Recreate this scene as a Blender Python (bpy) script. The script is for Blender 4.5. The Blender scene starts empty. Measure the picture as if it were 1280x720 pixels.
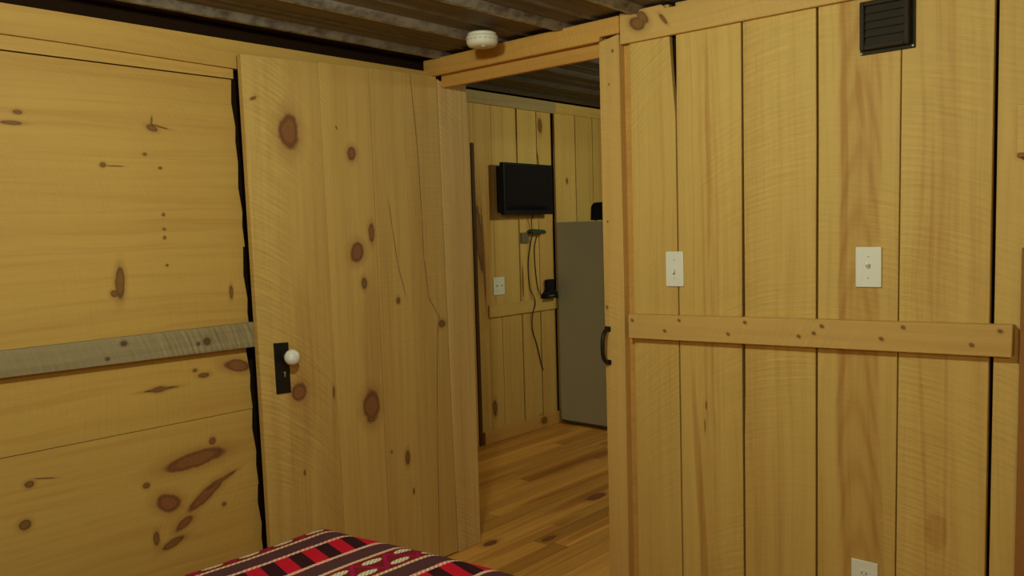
import bpy, bmesh, math, random
from mathutils import Vector, Matrix
random.seed(7)
PI = math.pi
scn = bpy.context.scene
COL = scn.collection

# ---------------------------------------------------------------- camera, world, light, exposure
cam_data = bpy.data.cameras.new('camera')
cam_data.sensor_width = 36.0
cam_data.lens = 1050.93 / 1280 * 36.0
cam_data.clip_start = 0.02
cam = bpy.data.objects.new('camera', cam_data)
COL.objects.link(cam)
def cam_axes(yaw, tilt, roll):
    f = Vector((math.sin(yaw)*math.cos(tilt), math.cos(yaw)*math.cos(tilt), math.sin(tilt)))
    rt = Vector((math.cos(yaw), -math.sin(yaw), 0)); up = rt.cross(f)
    c, s = math.cos(roll), math.sin(roll)
    return c*rt + s*up, -s*rt + c*up, f
_r, _u, _f = cam_axes(-0.72313217, -0.06859876, -0.0287495)
cam.matrix_world = Matrix(((_r.x, _u.x, -_f.x, 0), (_r.y, _u.y, -_f.y, 0), (_r.z, _u.z, -_f.z, 1.38), (0, 0, 0, 1)))
scn.camera = cam

world = bpy.data.worlds.new('night'); scn.world = world
world.use_nodes = True
world.node_tree.nodes['Background'].inputs[0].default_value = (0.01, 0.012, 0.02, 1)
world.node_tree.nodes['Background'].inputs[1].default_value = 0.2

def lamp(name, loc, watts, col, radius):
    d = bpy.data.lights.new(name, 'POINT'); d.energy = watts; d.color = col; d.shadow_soft_size = radius
    o = bpy.data.objects.new(name, d); o.location = loc; COL.objects.link(o)
lamp('bedroom_ceiling_lamp', (-1.12, 0.88, 1.99), 45.0, (0.92, 1.0, 0.80), 0.05)
lamp('rear_fill_lamp', (0.75, -1.05, 2.0), 40.0, (0.92, 1.0, 0.78), 0.10)  # added fill light behind the camera, evens out walls and door
lamp('hall_ceiling_lamp', (-2.0, 4.62, 2.08), 34.0, (0.95, 1.0, 0.64), 0.08)

vs = scn.view_settings
vs.view_transform = 'Standard'; vs.look = 'None'; vs.exposure = 0.0; vs.gamma = 1.0; vs.use_curve_mapping = False

# ---------------------------------------------------------------- node helper
class Mat:
    def __init__(self, name):
        self.m = bpy.data.materials.new(name); self.m.use_nodes = True
        self.t = self.m.node_tree; self.n = self.t.nodes; self.l = self.t.links
        self.n.clear()
        self.out = self.n.new('ShaderNodeOutputMaterial'); self.b = self.n.new('ShaderNodeBsdfPrincipled')
        self.l.new(self.b.outputs[0], self.out.inputs[0])
    def put(self, sock, v):
        if hasattr(v, 'links') or isinstance(v, bpy.types.NodeSocket): self.l.new(v, sock)
        elif isinstance(v, (tuple, list)) and len(v) == 3 and sock.type == 'RGBA': sock.default_value = (*v, 1)
        else: sock.default_value = v
    def set(self, key, v): self.put(self.b.inputs[key], v)
    def ma(self, op, a, b=0.0, c=0.0, clamp=False):
        k = self.n.new('ShaderNodeMath'); k.operation = op; k.use_clamp = clamp
        for i, v in enumerate((a, b, c)): self.put(k.inputs[i], v)
        return k.outputs[0]
    def comb(self, x, y, z=0.0):
        k = self.n.new('ShaderNodeCombineXYZ')
        for i, v in enumerate((x, y, z)): self.put(k.inputs[i], v)
        return k.outputs[0]
    def noise(self, vec, scale=1.0, detail=2.0, rough=0.5):
        k = self.n.new('ShaderNodeTexNoise'); k.noise_dimensions = '3D'
        self.put(k.inputs['Vector'], vec); k.inputs['Scale'].default_value = scale
        k.inputs['Detail'].default_value = detail; k.inputs['Roughness'].default_value = rough
        return k.outputs[0]
    def ss(self, x, lo, hi, a=0.0, b=1.0):
        k = self.n.new('ShaderNodeMapRange'); k.interpolation_type = 'SMOOTHSTEP'
        self.put(k.inputs[0], x)
        if lo > hi: lo, hi, a, b = hi, lo, b, a
        k.inputs[1].default_value = lo; k.inputs[2].default_value = hi; k.inputs[3].default_value = a; k.inputs[4].default_value = b
        return k.outputs[0]
    def mix(self, fac, a, b, blend='MIX'):
        k = self.n.new('ShaderNodeMix'); k.data_type = 'RGBA'; k.blend_type = blend
        self.put(k.inputs[0], fac); self.put(k.inputs[6], a); self.put(k.inputs[7], b)
        return k.outputs[2]
    def pos(self):
        g = self.n.new('ShaderNodeNewGeometry'); s = self.n.new('ShaderNodeSeparateXYZ')
        self.l.new(g.outputs['Position'], s.inputs[0]); return s.outputs
    def attr(self, name):
        k = self.n.new('ShaderNodeAttribute'); k.attribute_name = name; return k.outputs['Fac']
    def bump(self, h, dist, strength=1.0):
        k = self.n.new('ShaderNodeBump'); k.inputs['Distance'].default_value = dist; k.inputs['Strength'].default_value = strength
        self.l.new(h, k.inputs['Height']); self.l.new(k.outputs[0], self.b.inputs['Normal'])

def plain(name, col, rough=0.5, metal=0.0, var=0.06, scale=30, bump=0.0, spec=0.5):
    M = Mat(name)
    tc = M.n.new('ShaderNodeTexCoord').outputs['Object']
    n = M.noise(tc, scale, 3, 0.6)
    c = M.mix(n, tuple(v*(1-var) for v in col), tuple(min(1, v*(1+var)) for v in col))
    M.set('Base Color', c); M.set('Roughness', rough); M.set('Metallic', metal); M.set('Specular IOR Level', spec)
    if bump: M.bump(n, bump)
    return M.m

RED = (0.17, 0.046, 0.026); DRK = (0.120, 0.050, 0.016)
def wood(name, across='x', along='z', base=(0.64, 0.435, 0.124), deep=(0.45, 0.235, 0.055), tv=0.16, hearts=(), saw=(0.5, 0.0, 1.2, 0.07),
         red=(), dark=(), streak=(), grain=1.0, rough=0.62, spread=1.0, sawfade=None):
    """sawn pine: grain along one axis, saw arcs, knots (a, l, ra, rl, turn) at world positions"""
    M = Mat(name); P = dict(zip('xyz', M.pos())); A, L = P[across], P[along]
    T = M.ma('MULTIPLY', M.attr('tone'), 19.7)
    warp = M.noise(M.comb(M.ma('MULTIPLY', A, 3.0), M.ma('MULTIPLY', L, 1.1), T), 1, 2)
    A2 = M.ma('ADD', A, M.ma('MULTIPLY', M.ma('SUBTRACT', warp, 0.5), 0.06))
    n1 = M.noise(M.comb(M.ma('MULTIPLY', A2, 9.0), M.ma('MULTIPLY', L, 0.45), T), 1, 3)
    n2 = M.noise(M.comb(M.ma('MULTIPLY', A2, 55.0), M.ma('MULTIPLY', L, 1.3), T), 1, 4, 0.6)
    n3 = M.noise(M.comb(M.ma('MULTIPLY', A2, 260.0), M.ma('MULTIPLY', L, 9.0), T), 1, 2)
    g = M.ma('ADD', M.ma('MULTIPLY', M.ss(n1, 0.35, 0.72), 0.42*grain), M.ma('MULTIPLY', M.ss(n2, 0.42, 0.75), 0.40*grain))
    g = M.ma('ADD', g, M.ma('MULTIPLY', M.ma('SUBTRACT', n3, 0.5), 0.35*grain))
    for (c, w, k, st) in hearts:                      # flat-sawn heart figure: nested tongues
        d = M.ma('SUBTRACT', A2, c)
        f = M.ma('ADD', M.ma('MULTIPLY', M.ma('MULTIPLY', d, d), k), M.ma('MULTIPLY', L, 1.0))
        f = M.ma('ADD', f, M.ma('MULTIPLY', n1, 0.35))
        s = M.ma('MULTIPLY_ADD', M.ma('SINE', M.ma('MULTIPLY', f, 34.0)), 0.5, 0.5)
        mask = M.ss(M.ma('ABSOLUTE', d), w*0.75, w*1.05, 1.0, 0.0)
        g = M.ma('ADD', g, M.ma('MULTIPLY', mask, M.ma('MULTIPLY_ADD', M.ma('POWER', s, 2.0), st*0.6, st*0.8)))
    for (a, l, ra, rl, rot, st) in streak:
        da, dl = M.ma('SUBTRACT', A2, a), M.ma('SUBTRACT', L, l)
        da = M.ma('ADD', da, M.ma('MULTIPLY', dl, rot))
        d = M.ma('ADD', M.ma('POWER', M.ma('ABSOLUTE', M.ma('DIVIDE', da, ra)), 2.0), M.ma('POWER', M.ma('ABSOLUTE', M.ma('DIVIDE', dl, rl)), 2.0))
        g = M.ma('ADD', g, M.ma('MULTIPLY', M.ss(d, 0.3, 1.3, 1.0, 0.0), st))
    col = M.mix(M.ma('MULTIPLY', g, 0.75, clamp=True), base, deep)
    # board to board tone
    col = M.mix(1.0, col, M.comb(*[M.ma('MULTIPLY_ADD', M.attr('tone'), tv*k, 1.0 - tv*k*0.5) for k in (0.9, 1.0, 1.2)]), 'MULTIPLY')
    # circular saw arcs
    sa, sl, rad, st = saw
    ta = M.ma('MULTIPLY', M.ma('SUBTRACT', M.attr('tone'), 0.5), 0.6*spread)
    da = M.ma('SUBTRACT', A, M.ma('ADD', ta, sa))
    r = M.ma('SUBTRACT', L, M.ma('SQRT', M.ma('MAXIMUM', M.ma('SUBTRACT', rad*rad, M.ma('MULTIPLY', da, da)), 0.01)))
    jit = M.noise(M.comb(M.ma('MULTIPLY', A, 2.2), M.ma('MULTIPLY', L, 2.2), T), 1, 2)
    sw = M.ma('SINE', M.ma('MULTIPLY_ADD', r, 330.0, M.ma('MULTIPLY', jit, 26.0)))
    fine = M.noise(M.comb(M.ma('MULTIPLY', r, 95.0), T, M.ma('MULTIPLY', A, 7.0)), 1, 3, 0.75)
    patch = M.ss(M.noise(M.comb(M.ma('MULTIPLY', A, 4.0), M.ma('MULTIPLY', L, 1.7), T), 1, 1), 0.40, 0.66)
    sawh = M.ma('ADD', M.ma('MULTIPLY', sw, M.ma('MULTIPLY', patch, 0.30)), M.ma('MULTIPLY', M.ma('SUBTRACT', fine, 0.5), M.ma('MULTIPLY_ADD', patch, 3.2, 1.4)))
    if sawfade: sawh = M.ma('MULTIPLY', sawh, M.ss(A, sawfade[0], sawfade[1], 1.0, sawfade[2]))
    k = M.ma('MULTIPLY_ADD', sawh, st, 1.0)
    col = M.mix(1.0, col, M.comb(k, k, k), 'MULTIPLY')
    # knots
    kn = M.noise(M.comb(M.ma('MULTIPLY', A, 26.0), M.ma('MULTIPLY', L, 26.0), 0.0), 1, 3)
    for lst, kc in ((red, RED), (dark, DRK)):
        dm = None
        for (a, l, ra, rl, rot) in lst:
            c, s = math.cos(rot), math.sin(rot)
            da, dl = M.ma('SUBTRACT', A, a), M.ma('SUBTRACT', L, l)
            u = M.ma('MULTIPLY_ADD', da, c/ra, M.ma('MULTIPLY', dl, s/ra)); v = M.ma('MULTIPLY_ADD', dl, c/rl, M.ma('MULTIPLY', da, -s/rl))
            d = M.ma('SQRT', M.ma('ADD', M.ma('MULTIPLY', u, u), M.ma('MULTIPLY', v, v)))
            dm = d if dm is None else M.ma('MINIMUM', dm, d)
        if dm is None: continue
        dm = M.ma('ADD', dm, M.ma('MULTIPLY', M.ma('SUBTRACT', kn, 0.5), 0.62))
        halo = M.ss(dm, 0.9, 2.2, 0.42, 0.0)
        col = M.mix(halo, col, tuple(0.55*x + 0.45*y for x, y in zip(deep, kc)))
        ring = M.ma('MULTIPLY_ADD', M.ma('SINE', M.ma('MULTIPLY', dm, 22.0)), 0.05, 0.66)
        kcol = M.mix(M.ss(dm, 0.55, 0.98), M.mix(ring, deep, kc), tuple(x*0.62 for x in kc))
        col = M.mix(M.ss(dm, 0.74, 1.20, 1.0, 0.0), col, kcol)
    M.set('Base Color', col); M.set('Roughness', rough); M.set('Specular IOR Level', 0.25)
    M.bump(M.ma('ADD', sawh, M.ma('MULTIPLY', n2, 0.8)), 0.0007, 0.6)
    return M.m

# ---------------------------------------------------------------- mesh helpers (all in world coordinates)
class MB:
    def __init__(self):
        self.bm = bmesh.new(); self.tone = self.bm.faces.layers.float.new('tone'); self.uv = None
    def faces(self, fs, tone=None, mi=0, smooth=False):
        t = random.random() if tone is None else tone
        for f in fs: f[self.tone] = t; f.material_index = mi; f.smooth = smooth
    def prism(self, poly, axis, a, b, tone=None, mi=0):
        """extrude a 2D polygon along an axis: x -> (y,z), y -> (x,z), z -> (x,y)"""
        def P(u, v, w): return {'x': (w, u, v), 'y': (u, w, v), 'z': (u, v, w)}[axis]
        va = [self.bm.verts.new(P(u, v, a)) for u, v in poly]; vb = [self.bm.verts.new(P(u, v, b)) for u, v in poly]
        n = len(poly); fs = [self.bm.faces.new(va), self.bm.faces.new(vb[::-1])]
        fs += [self.bm.faces.new((va[i], vb[i], vb[(i+1) % n], va[(i+1) % n])) for i in range(n)]
        self.faces(fs, tone, mi); return fs
    def box(self, x0, x1, y0, y1, z0, z1, tone=None, mi=0):
        return self.prism([(x0, z0), (x1, z0), (x1, z1), (x0, z1)], 'y', y0, y1, tone, mi)
    def lathe(self, prof, center, axis='z', seg=32, mi=0, smooth=True, tone=0.5):
        """prof: (radius, height) list"""
        rings = []
        for r, h in prof:
            ring = []
            for i in range(seg if r > 1e-6 else 1):
                a = 2*PI*i/seg; u, v = r*math.cos(a), r*math.sin(a)
                d = {'z': (u, v, h), 'x': (h, u, v), 'y': (u, h, v)}[axis]
                ring.append(self.bm.verts.new(Vector(center) + Vector(d)))
            rings.append(ring)
        fs = []
        for p, q in zip(rings, rings[1:]):
            for i in range(seg):
                j = (i+1) % seg
                if len(p) == 1 and len(q) == 1: continue
                if len(p) == 1: fs.append(self.bm.faces.new((p[0], q[i], q[j])))
                elif len(q) == 1: fs.append(self.bm.faces.new((p[i], q[0], p[j])))
                else: fs.append(self.bm.faces.new((p[i], q[i], q[j], p[j])))
        self.faces(fs, tone, mi, smooth)
    def tube(self, pts, r, seg=10, mi=0, flat=1.0):
        pts = [Vector(p) for p in pts]; rings = []; up = None
        for i, p in enumerate(pts):
            t = (pts[min(i+1, len(pts)-1)] - pts[max(i-1, 0)]).normalized()
            if up is None: up = t.orthogonal().normalized()
            up = (up - t*up.dot(t)).normalized(); sd = t.cross(up)
            rr = r[i] if isinstance(r, (list, tuple)) else r
            rings.append([self.bm.verts.new(p + up*(rr*math.cos(2*PI*k/seg)) + sd*(rr*flat*math.sin(2*PI*k/seg))) for k in range(seg)])
        fs = [self.bm.faces.new((p[i], p[(i+1) % seg], q[(i+1) % seg], q[i])) for p, q in zip(rings, rings[1:]) for i in range(seg)]
        fs += [self.bm.faces.new(rings[0][::-1]), self.bm.faces.new(rings[-1])]
        self.faces(fs, 0.5, mi, True)
    def bevel(self, w, seg=2):
        bmesh.ops.bevel(self.bm, geom=list(self.bm.edges), offset=w, segments=seg, affect='EDGES', profile=0.5)
        return self
    def build(self, name, mats, parent=None, base=None, bev=0.0, seg=1, **tags):
        bm = self.bm
        bmesh.ops.recalc_face_normals(bm, faces=bm.faces)
        if parent is not None: base = parent['_base']
        base = Vector(base or (0, 0, 0))
        bmesh.ops.translate(bm, verts=bm.verts, vec=-base)
        me = bpy.data.meshes.new(name); bm.to_mesh(me); bm.free()
        for m in (mats if isinstance(mats, (list, tuple)) else [mats]): me.materials.append(m)
        o = bpy.data.objects.new(name, me); COL.objects.link(o)
        o['_base'] = tuple(base)
        if parent is not None: o.parent = parent
        else: o.location = base
        if bev:
            k = o.modifiers.new('edge', 'BEVEL'); k.width = bev; k.segments = seg; k.limit_method = 'ANGLE'; k.angle_limit = math.radians(40)
        for a, b in tags.items(): o[a] = b
        return o
def thing(name, base, **tags):
    o = bpy.data.objects.new(name, None); COL.objects.link(o); o.location = base; o['_base'] = tuple(base); o.empty_display_size = 0.05
    for a, b in tags.items(): o[a] = b
    return o
def bez(p0, p1, p2, p3, n=16):
    p0, p1, p2, p3 = map(Vector, (p0, p1, p2, p3))
    return [p0*(1-t)**3 + p1*3*t*(1-t)**2 + p2*3*t*t*(1-t) + p3*t**3 for t in [i/n for i in range(n+1)]]

# ---------------------------------------------------------------- materials
W2Y, W1X, HX = 2.45, -2.60, -3.70          # far bedroom wall, left bedroom wall, hall wall
dark_void = plain('bare dark studwork', (0.022, 0.011, 0.006), 0.95, spec=0.0)
far_wood = wood('sawn pine far wall', 'x', 'z', hearts=((-0.840, 0.066, 60.0, 0.62), (-1.318, 0.045, 90.0, 0.16), (-0.640, 0.060, 60.0, 0.14)), saw=(-0.90, 0.0, 1.0, 0.085),
    streak=((-1.352, 0.42, 0.017, 0.52, 0.06, 0.75), (-1.314, 1.62, 0.010, 0.40, -0.01, 0.5), (-1.33, 1.05, 0.006, 0.5, 0.02, 0.4), (-1.372, 1.5, 0.003, 0.9, 0.0, 0.35), (-1.285, 1.3, 0.004, 0.7, 0.01, 0.3), (-1.30, 0.8, 0.004, 0.5, 0.02, 0.3), (-0.84, 1.72, 0.010, 0.10, 0.1, 0.5),
            (-1.085, 0.55, 0.012, 0.75, 0.0, 0.35), (-1.075, 1.5, 0.008, 0.3, 0.0, 0.25), (-0.885, 1.2, 0.012, 0.9, 0.0, 0.5),
            (-0.672, 0.75, 0.006, 0.45, 0.02, 0.45), (-0.615, 0.75, 0.006, 0.40, -0.02, 0.45), (-0.640, 0.52, 0.03, 0.06, 0.0, 0.6),
            (-0.650, 1.35, 0.006, 0.30, 0.02, 0.35)),
    dark=((-1.33, 0.79, 0.0025, 0.012, 0.0), (-1.335, 0.72, 0.002, 0.02, 0.0)))
left_wood = wood('smooth pine left wall', 'z', 'y', base=(0.56, 0.352, 0.086), deep=(0.42, 0.21, 0.048), tv=0.10, saw=(1.0, 0.3, 1.6, 0.022), grain=1.15,
    red=((0.657, 1.347, 0.026, 0.108, -0.07), (0.537, 1.247, 0.028, 0.042, 0.45), (0.530, 1.375, 0.018, 0.075, -0.55), (0.945, 1.515, 0.02, 0.05, 0.25),
         (0.455, 1.295, 0.014, 0.035, -0.5), (0.705, 1.408, 0.012, 0.012, 0)),
    dark=((1.732, 1.262, 0.009, 0.018, 0.3), (1.738, 1.285, 0.003, 0.03, 0.2), (1.755, 1.262, 0.012, 0.003, 0.1), (1.749, 0.88, 0.006, 0.011, 0), (1.718, 0.862, 0.006, 0.03, 0), (1.611, 1.105, 0.007, 0.009, 0), (1.609, 1.14, 0.002, 0.025, 0),
          (1.608, 1.281, 0.004, 0.006, 0), (1.649, 1.234, 0.005, 0.006, 0), (1.253, 1.134, 0.047, 0.014, 0.06), (1.222, 1.115, 0.010, 0.012, 0.5),
          (0.907, 1.234, 0.009, 0.022, 0), (0.907, 1.240, 0.005, 0.055, 0), (0.698, 0.845, 0.010, 0.013, 0), (0.705, 0.885, 0.002, 0.03, 0.2), (0.585, 0.826, 0.014, 0.016, 0), (0.610, 1.178, 0.009, 0.011, 0),
          (0.402, 1.255, 0.012, 0.040, -0.3), (0.433, 1.20, 0.022, 0.010, 0), (0.481, 1.438, 0.007, 0.008, 0), (0.566, 1.435, 0.006, 0.055, -0.35),
          (1.198, 1.505, 0.022, 0.007, 0), (1.461, 1.283, 0.005, 0.005, 0), (1.388, 1.283, 0.005, 0.005, 0), (1.415, 1.283, 0.004, 0.005, 0),
          (1.300, 1.286, 0.004, 0.005, 0), (0.95, 1.36, 0.006, 0.008, 0), (0.93, 1.39, 0.008, 0.02, 0)))
def seg(y0, z0, y1, z1, w=0.0016):         # a hairline crack as a very thin ellipse
    return ((y0+y1)/2, (z0+z1)/2, w, math.hypot(y1-y0, z1-z0)/2*1.04, -math.atan2(y1-y0, z1-z0))
crk = [(2.302, 2.015), (2.328, 1.72), (2.339, 1.438), (2.341, 1.285), (2.363, 1.11), (2.418, 1.025), (2.401, 0.949), (2.385, 0.615), (2.371, 0.037)]
crk2 = [(2.165, 1.50), (2.179, 1.40), (2.20, 1.26), (2.236, 1.13)]
door_wood = wood('sawn pine door', 'y', 'z', base=(0.60, 0.395, 0.116), deep=(0.42, 0.225, 0.06), tv=0.12, saw=(1.36, 0.2, 0.66, 0.14), sawfade=(1.855, 1.90, 0.30), grain=1.05,
    streak=((2.05, 0.95, 0.05, 0.30, 0.0, 0.45), (2.13, 0.7, 0.03, 0.9, 0.0, 0.30), (1.74, 0.95, 0.035, 0.35, 0.0, 0.45), (1.70, 0.5, 0.05, 0.5, 0.0, 0.3), (1.86, 0.45, 0.03, 0.5, 0.0, 0.5)),
    red=((1.995, 1.683, 0.020, 0.026, 0), (2.002, 1.315, 0.030, 0.038, -0.3), (2.075, 1.385, 0.014, 0.036, 0), (2.041, 0.717, 0.040, 0.060, 0), (1.715, 0.826, 0.030, 0.034, 0),
         (1.722, 1.745, 0.040, 0.062, 0)),
    dark=((2.030, 1.194, 0.013, 0.022, 0), (2.040, 0.666, 0.016, 0.010, 0), (2.195, 1.114, 0.010, 0.013, 0), (2.214, 0.476, 0.012, 0.030, 0), (2.431, 0.997, 0.018, 0.016, 0),
          (2.132, 0.518, 0.005, 0.006, 0), (1.723, 0.531, 0.005, 0.010, 0), (1.587, 1.848, 0.012, 0.005, 0.4), (2.24, 0.33, 0.005, 0.012, 0), (1.865, 0.80, 0.005, 0.02, 0), (1.930, 1.775, 0.003, 0.006, 0.3))
         + tuple(seg(*a, *b) for a, b in zip(crk, crk[1:])) + tuple(seg(*a, *b) for a, b in zip(crk2, crk2[1:])))
trim_up = wood('sawn pine post', 'x', 'z', base=(0.62, 0.395, 0.12), deep=(0.45, 0.235, 0.055), saw=(-1.95, 0.3, 0.8, 0.07), grain=0.9,
    dark=((-1.70, 1.10, 0.004, 0.006, 0), (-1.655, 1.98, 0.004, 0.005, 0), (-1.672, 1.87, 0.003, 0.004, 0), (-1.69, 1.40, 0.003, 0.004, 0)))
jamb_wood = wood('sawn pine jamb', 'y', 'z', base=(0.70, 0.47, 0.17), deep=(0.42, 0.20, 0.055), saw=(2.15, 0.0, 0.75, 0.11), grain=0.9)  # same pine as the door, base paled to stand in for missing light
nail = ((-1.589, 1.060), (-1.408, 1.069), (-1.462, 1.031), (-1.233, 1.034), (-1.176, 1.074), (-1.005, 1.041), (-0.936, 1.075), (-0.96, 1.053), (-0.77, 1.049), (-0.712, 1.084), (-0.543, 1.047), (-0.478, 1.087))
trim_flat = wood('sawn pine rail', 'z', 'x', base=(0.62, 0.395, 0.12), deep=(0.45, 0.235, 0.055), saw=(1.6, -1.0, 1.2, 0.06), grain=0.8,
    dark=tuple((z, x, 0.0045, 0.006, 0.5) for x, z in nail) + ((2.055, -1.553, 0.022, 0.034, 0.3), (2.07, -1.535, 0.014, 0.03, 0.8), (2.05, -1.455, 0.006, 0.022, 0.9)))
head_wood = wood('red brown pine header', 'z', 'x', base=(0.62, 0.34, 0.080), deep=(0.40, 0.16, 0.035), saw=(1.8, -2.0, 1.0, 0.06), grain=0.9)
grey_wood = wood('weathered grey board', 'z', 'y', base=(0.35, 0.285, 0.15), deep=(0.15, 0.105, 0.055), saw=(0.85, -2.2, 0.6, 0.30), grain=1.0, rough=0.8, spread=0.0,
    dark=((1.045, 1.39, 0.012, 0.012, 0), (1.07, 1.12, 0.008, 0.010, 0), (1.04, 1.36, 0.006, 0.006, 0), (1.03, 1.07, 0.005, 0.006, 0)))
hall_wood = wood('pale pine hall wall', 'y', 'z', base=(0.64, 0.42, 0.125), deep=(0.46, 0.21, 0.05), tv=0.22, saw=(4.6, 0.0, 1.3, 0.06),
    dark=((3.890, 1.34, 0.030, 0.22, 0.10), (3.925, 1.22, 0.010, 0.30, 0.03), (4.305, 1.03, 0.008, 0.10, 0.0), (4.53, 2.09, 0.022, 0.05, 0), (4.82, 1.72, 0.012, 0.02, 0), (4.50, 1.85, 0.006, 0.06, 0.1), (3.99, 0.22, 0.02, 0.05, 0), (4.46, 0.06, 0.03, 0.025, 0)),
    streak=((3.93, 1.3, 0.08, 0.55, 0.0, 0.5), (3.99, 1.75, 0.035, 0.5, 0.0, 0.35), (4.38, 1.1, 0.03, 0.5, 0, 0.3)))
strip_wood = wood('dark brown strip', 'y', 'z', base=(0.10, 0.048, 0.020), deep=(0.05, 0.022, 0.010), saw=(4.6, 0.0, 1.3, 0.06), rough=0.7)
red_wood = wood('red brown stained board', 'x', 'z', base=(0.32, 0.14, 0.038), deep=(0.22, 0.08, 0.02), saw=(0.8, 0.0, 1.3, 0.05))
floor_wood = wood('varnished floor boards', 'x', 'y', base=(0.74, 0.36, 0.075), deep=(0.40, 0.13, 0.020), tv=0.55, saw=(0.0, 0.0, 2.0, 0.02), grain=1.3, rough=0.36,
    red=((-2.505, 3.445, 0.030, 0.075, 0), (-2.333, 2.844, 0.018, 0.045, 0), (-2.504, 2.643, 0.022, 0.04, 0)),
    streak=((-2.55, 3.42, 0.05, 0.35, 0.05, 0.7), (-2.72, 3.55, 0.03, 0.5, 0.0, 0.8), (-2.40, 2.80, 0.035, 0.4, 0.0, 0.6), (-2.25, 3.2, 0.03, 0.4, 0.0, 0.5), (-2.95, 3.9, 0.06, 0.6, 0.0, 0.6)))

def rusty(name, pan=(0.105, 0.080, 0.062), worn_lit=(0.52, 0.49, 0.38), lo=0.0):
    M = Mat(name); x, y, z = M.pos()
    st = M.noise(M.comb(M.ma('MULTIPLY', x, 22.0), M.ma('MULTIPLY', y, 0.9), 0.0), 1, 4, 0.6)
    sp = M.noise(M.comb(M.ma('MULTIPLY', x, 30.0), M.ma('MULTIPLY', y, 16.0), 2.0), 1, 4, 0.7)
    c = M.mix(M.ss(st, 0.35, 0.7), tuple(v*0.62 for v in pan), tuple(v*1.35 for v in pan))
    c = M.mix(M.ma('MULTIPLY', M.ss(st, 0.58, 0.74), 0.45), c, (0.17, 0.17, 0.15))
    c = M.mix(M.ma('MULTIPLY', M.attr('tone'), M.ss(sp, 0.30, 0.62)), c, worn_lit)
    M.set('Base Color', c); M.set('Metallic', 0.15); M.set('Roughness', M.ma('MULTIPLY_ADD', sp, 0.4, 0.42))
    M.bump(sp, 0.001, 0.5)
    return M.m
sheet_metal = rusty('weathered ribbed sheet metal')
shaded_sheet = rusty('shaded rusted sheet metal', (0.040, 0.026, 0.018), (0.10, 0.08, 0.06))  # hall ceiling copy, its shade put into a darker colour
iron = plain('black iron', (0.014, 0.012, 0.011), 0.42, 0.4, 0.25, 60, 0.0004)
porcelain = plain('white porcelain', (0.80, 0.80, 0.74), 0.18, 0, 0.02)
ivory = plain('ivory switch plastic', (0.80, 0.80, 0.70), 0.42, 0, 0.03)
slot_dark = plain('slot shadow black', (0.02, 0.02, 0.018), 0.6)
screw_metal = plain('pale screw metal', (0.50, 0.48, 0.40), 0.35, 0.5)
vent_plastic = plain('dark brown vent plastic', (0.036, 0.029, 0.019), 0.75, 0, 0.2, 40, spec=0.15)
detector_plastic = plain('yellowed white plastic', (0.72, 0.69, 0.55), 0.5, 0, 0.03)
tv_black = plain('black television plastic', (0.008, 0.008, 0.012), 0.5, spec=0.2)
tv_glass = plain('dark glossy screen', (0.006, 0.007, 0.014), 0.12, spec=0.18)
cable_black = plain('black cable rubber', (0.012, 0.011, 0.010), 0.6)
green_plastic = plain('dark green plastic', (0.030, 0.050, 0.018), 0.5)
slot_shadow_grey = plain('grey of screw slots and adapter shadow', (0.16, 0.12, 0.07), 0.7)  # for screw slots and the modelled shadow by the adapter
fridge_paint = plain('almond fridge enamel', (0.42, 0.42, 0.31), 0.42, 0, 0.03, 80, 0.0002)
gasket = plain('grey rubber gasket', (0.10, 0.10, 0.09), 0.7)
mattress_cloth = plain('cream mattress ticking', (0.60, 0.56, 0.46), 0.9, 0, 0.05, 90)
frame_wood = plain('brown bed wood', (0.16, 0.075, 0.030), 0.5, 0, 0.2, 14)

# ---------------------------------------------------------------- setting: floor
mb = MB(); x = -3.78; rnd = random.Random(3)
while x < 1.36:
    y = -1.72 - rnd.random()*0.9
    while y < 6.72:
        ln = 0.8 + rnd.random()*1.4
        y0, y1 = max(y, -1.70), min(y+ln, 6.70)
        if y1 - y0 > 0.03: mb.box(x, x+0.0815, y0, y1-0.001, -0.02, 0.0, rnd.random())
        y += ln
    x += 0.083
mb.box(-3.80, 1.40, -1.75, 6.75, -0.06, -0.021, 0.1, 1)
mb.build('floor', [floor_wood, dark_void], kind='structure')

# ---------------------------------------------------------------- setting: far wall (with the doorway) and its trims
def edge(pts, z): # x of an edge polyline at height z
    for (za, xa), (zb, xb) in zip(pts, pts[1:]):
        if zb <= z <= za: return xb + (xa-xb)*(z-zb)/(za-zb)
    return pts[0][1] if z > pts[0][0] else pts[-1][1]
gaps = [   # (z, left edge, right edge) of every open joint, from the top down
    [(2.10, -1.604, -1.601), (0.0, -1.606, -1.603)],
    [(2.10, -1.447, -1.4225), (1.98, -1.446, -1.4225), (1.88, -1.440, -1.4225), (1.80, -1.434, -1.4235), (1.74, -1.4290, -1.4240), (0.0, -1.4295, -1.4245)],
    [(2.10, -1.1950, -1.1890), (1.55, -1.1975, -1.1905), (1.15, -1.2005, -1.1910), (0.85, -1.2030, -1.1930), (0.70, -1.2030, -1.1960), (0.0, -1.2050, -1.1985)],
    [(2.10, -0.9625, -0.9555), (1.60, -0.9630, -0.9560), (0.9, -0.9680, -0.9620), (0.0, -0.9720, -0.9660)],
    [(2.10, -0.7275, -0.7245), (1.2, -0.7355, -0.7320), (0.0, -0.7460, -0.7420)],
    [(2.10, -0.5030, -0.4930), (1.2, -0.5090, -0.4980), (0.0, -0.5180, -0.5080)]]
for xx in (-0.27, -0.03, 0.22, 0.46, 0.71, 0.95, 1.18, 1.36): gaps.append([(2.10, xx-0.003, xx+0.003), (0.0, xx-0.003, xx+0.003)])
mb = MB(); tones = (0.45, 0.62, 0.50, 0.40, 0.58, 0.70)
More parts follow.
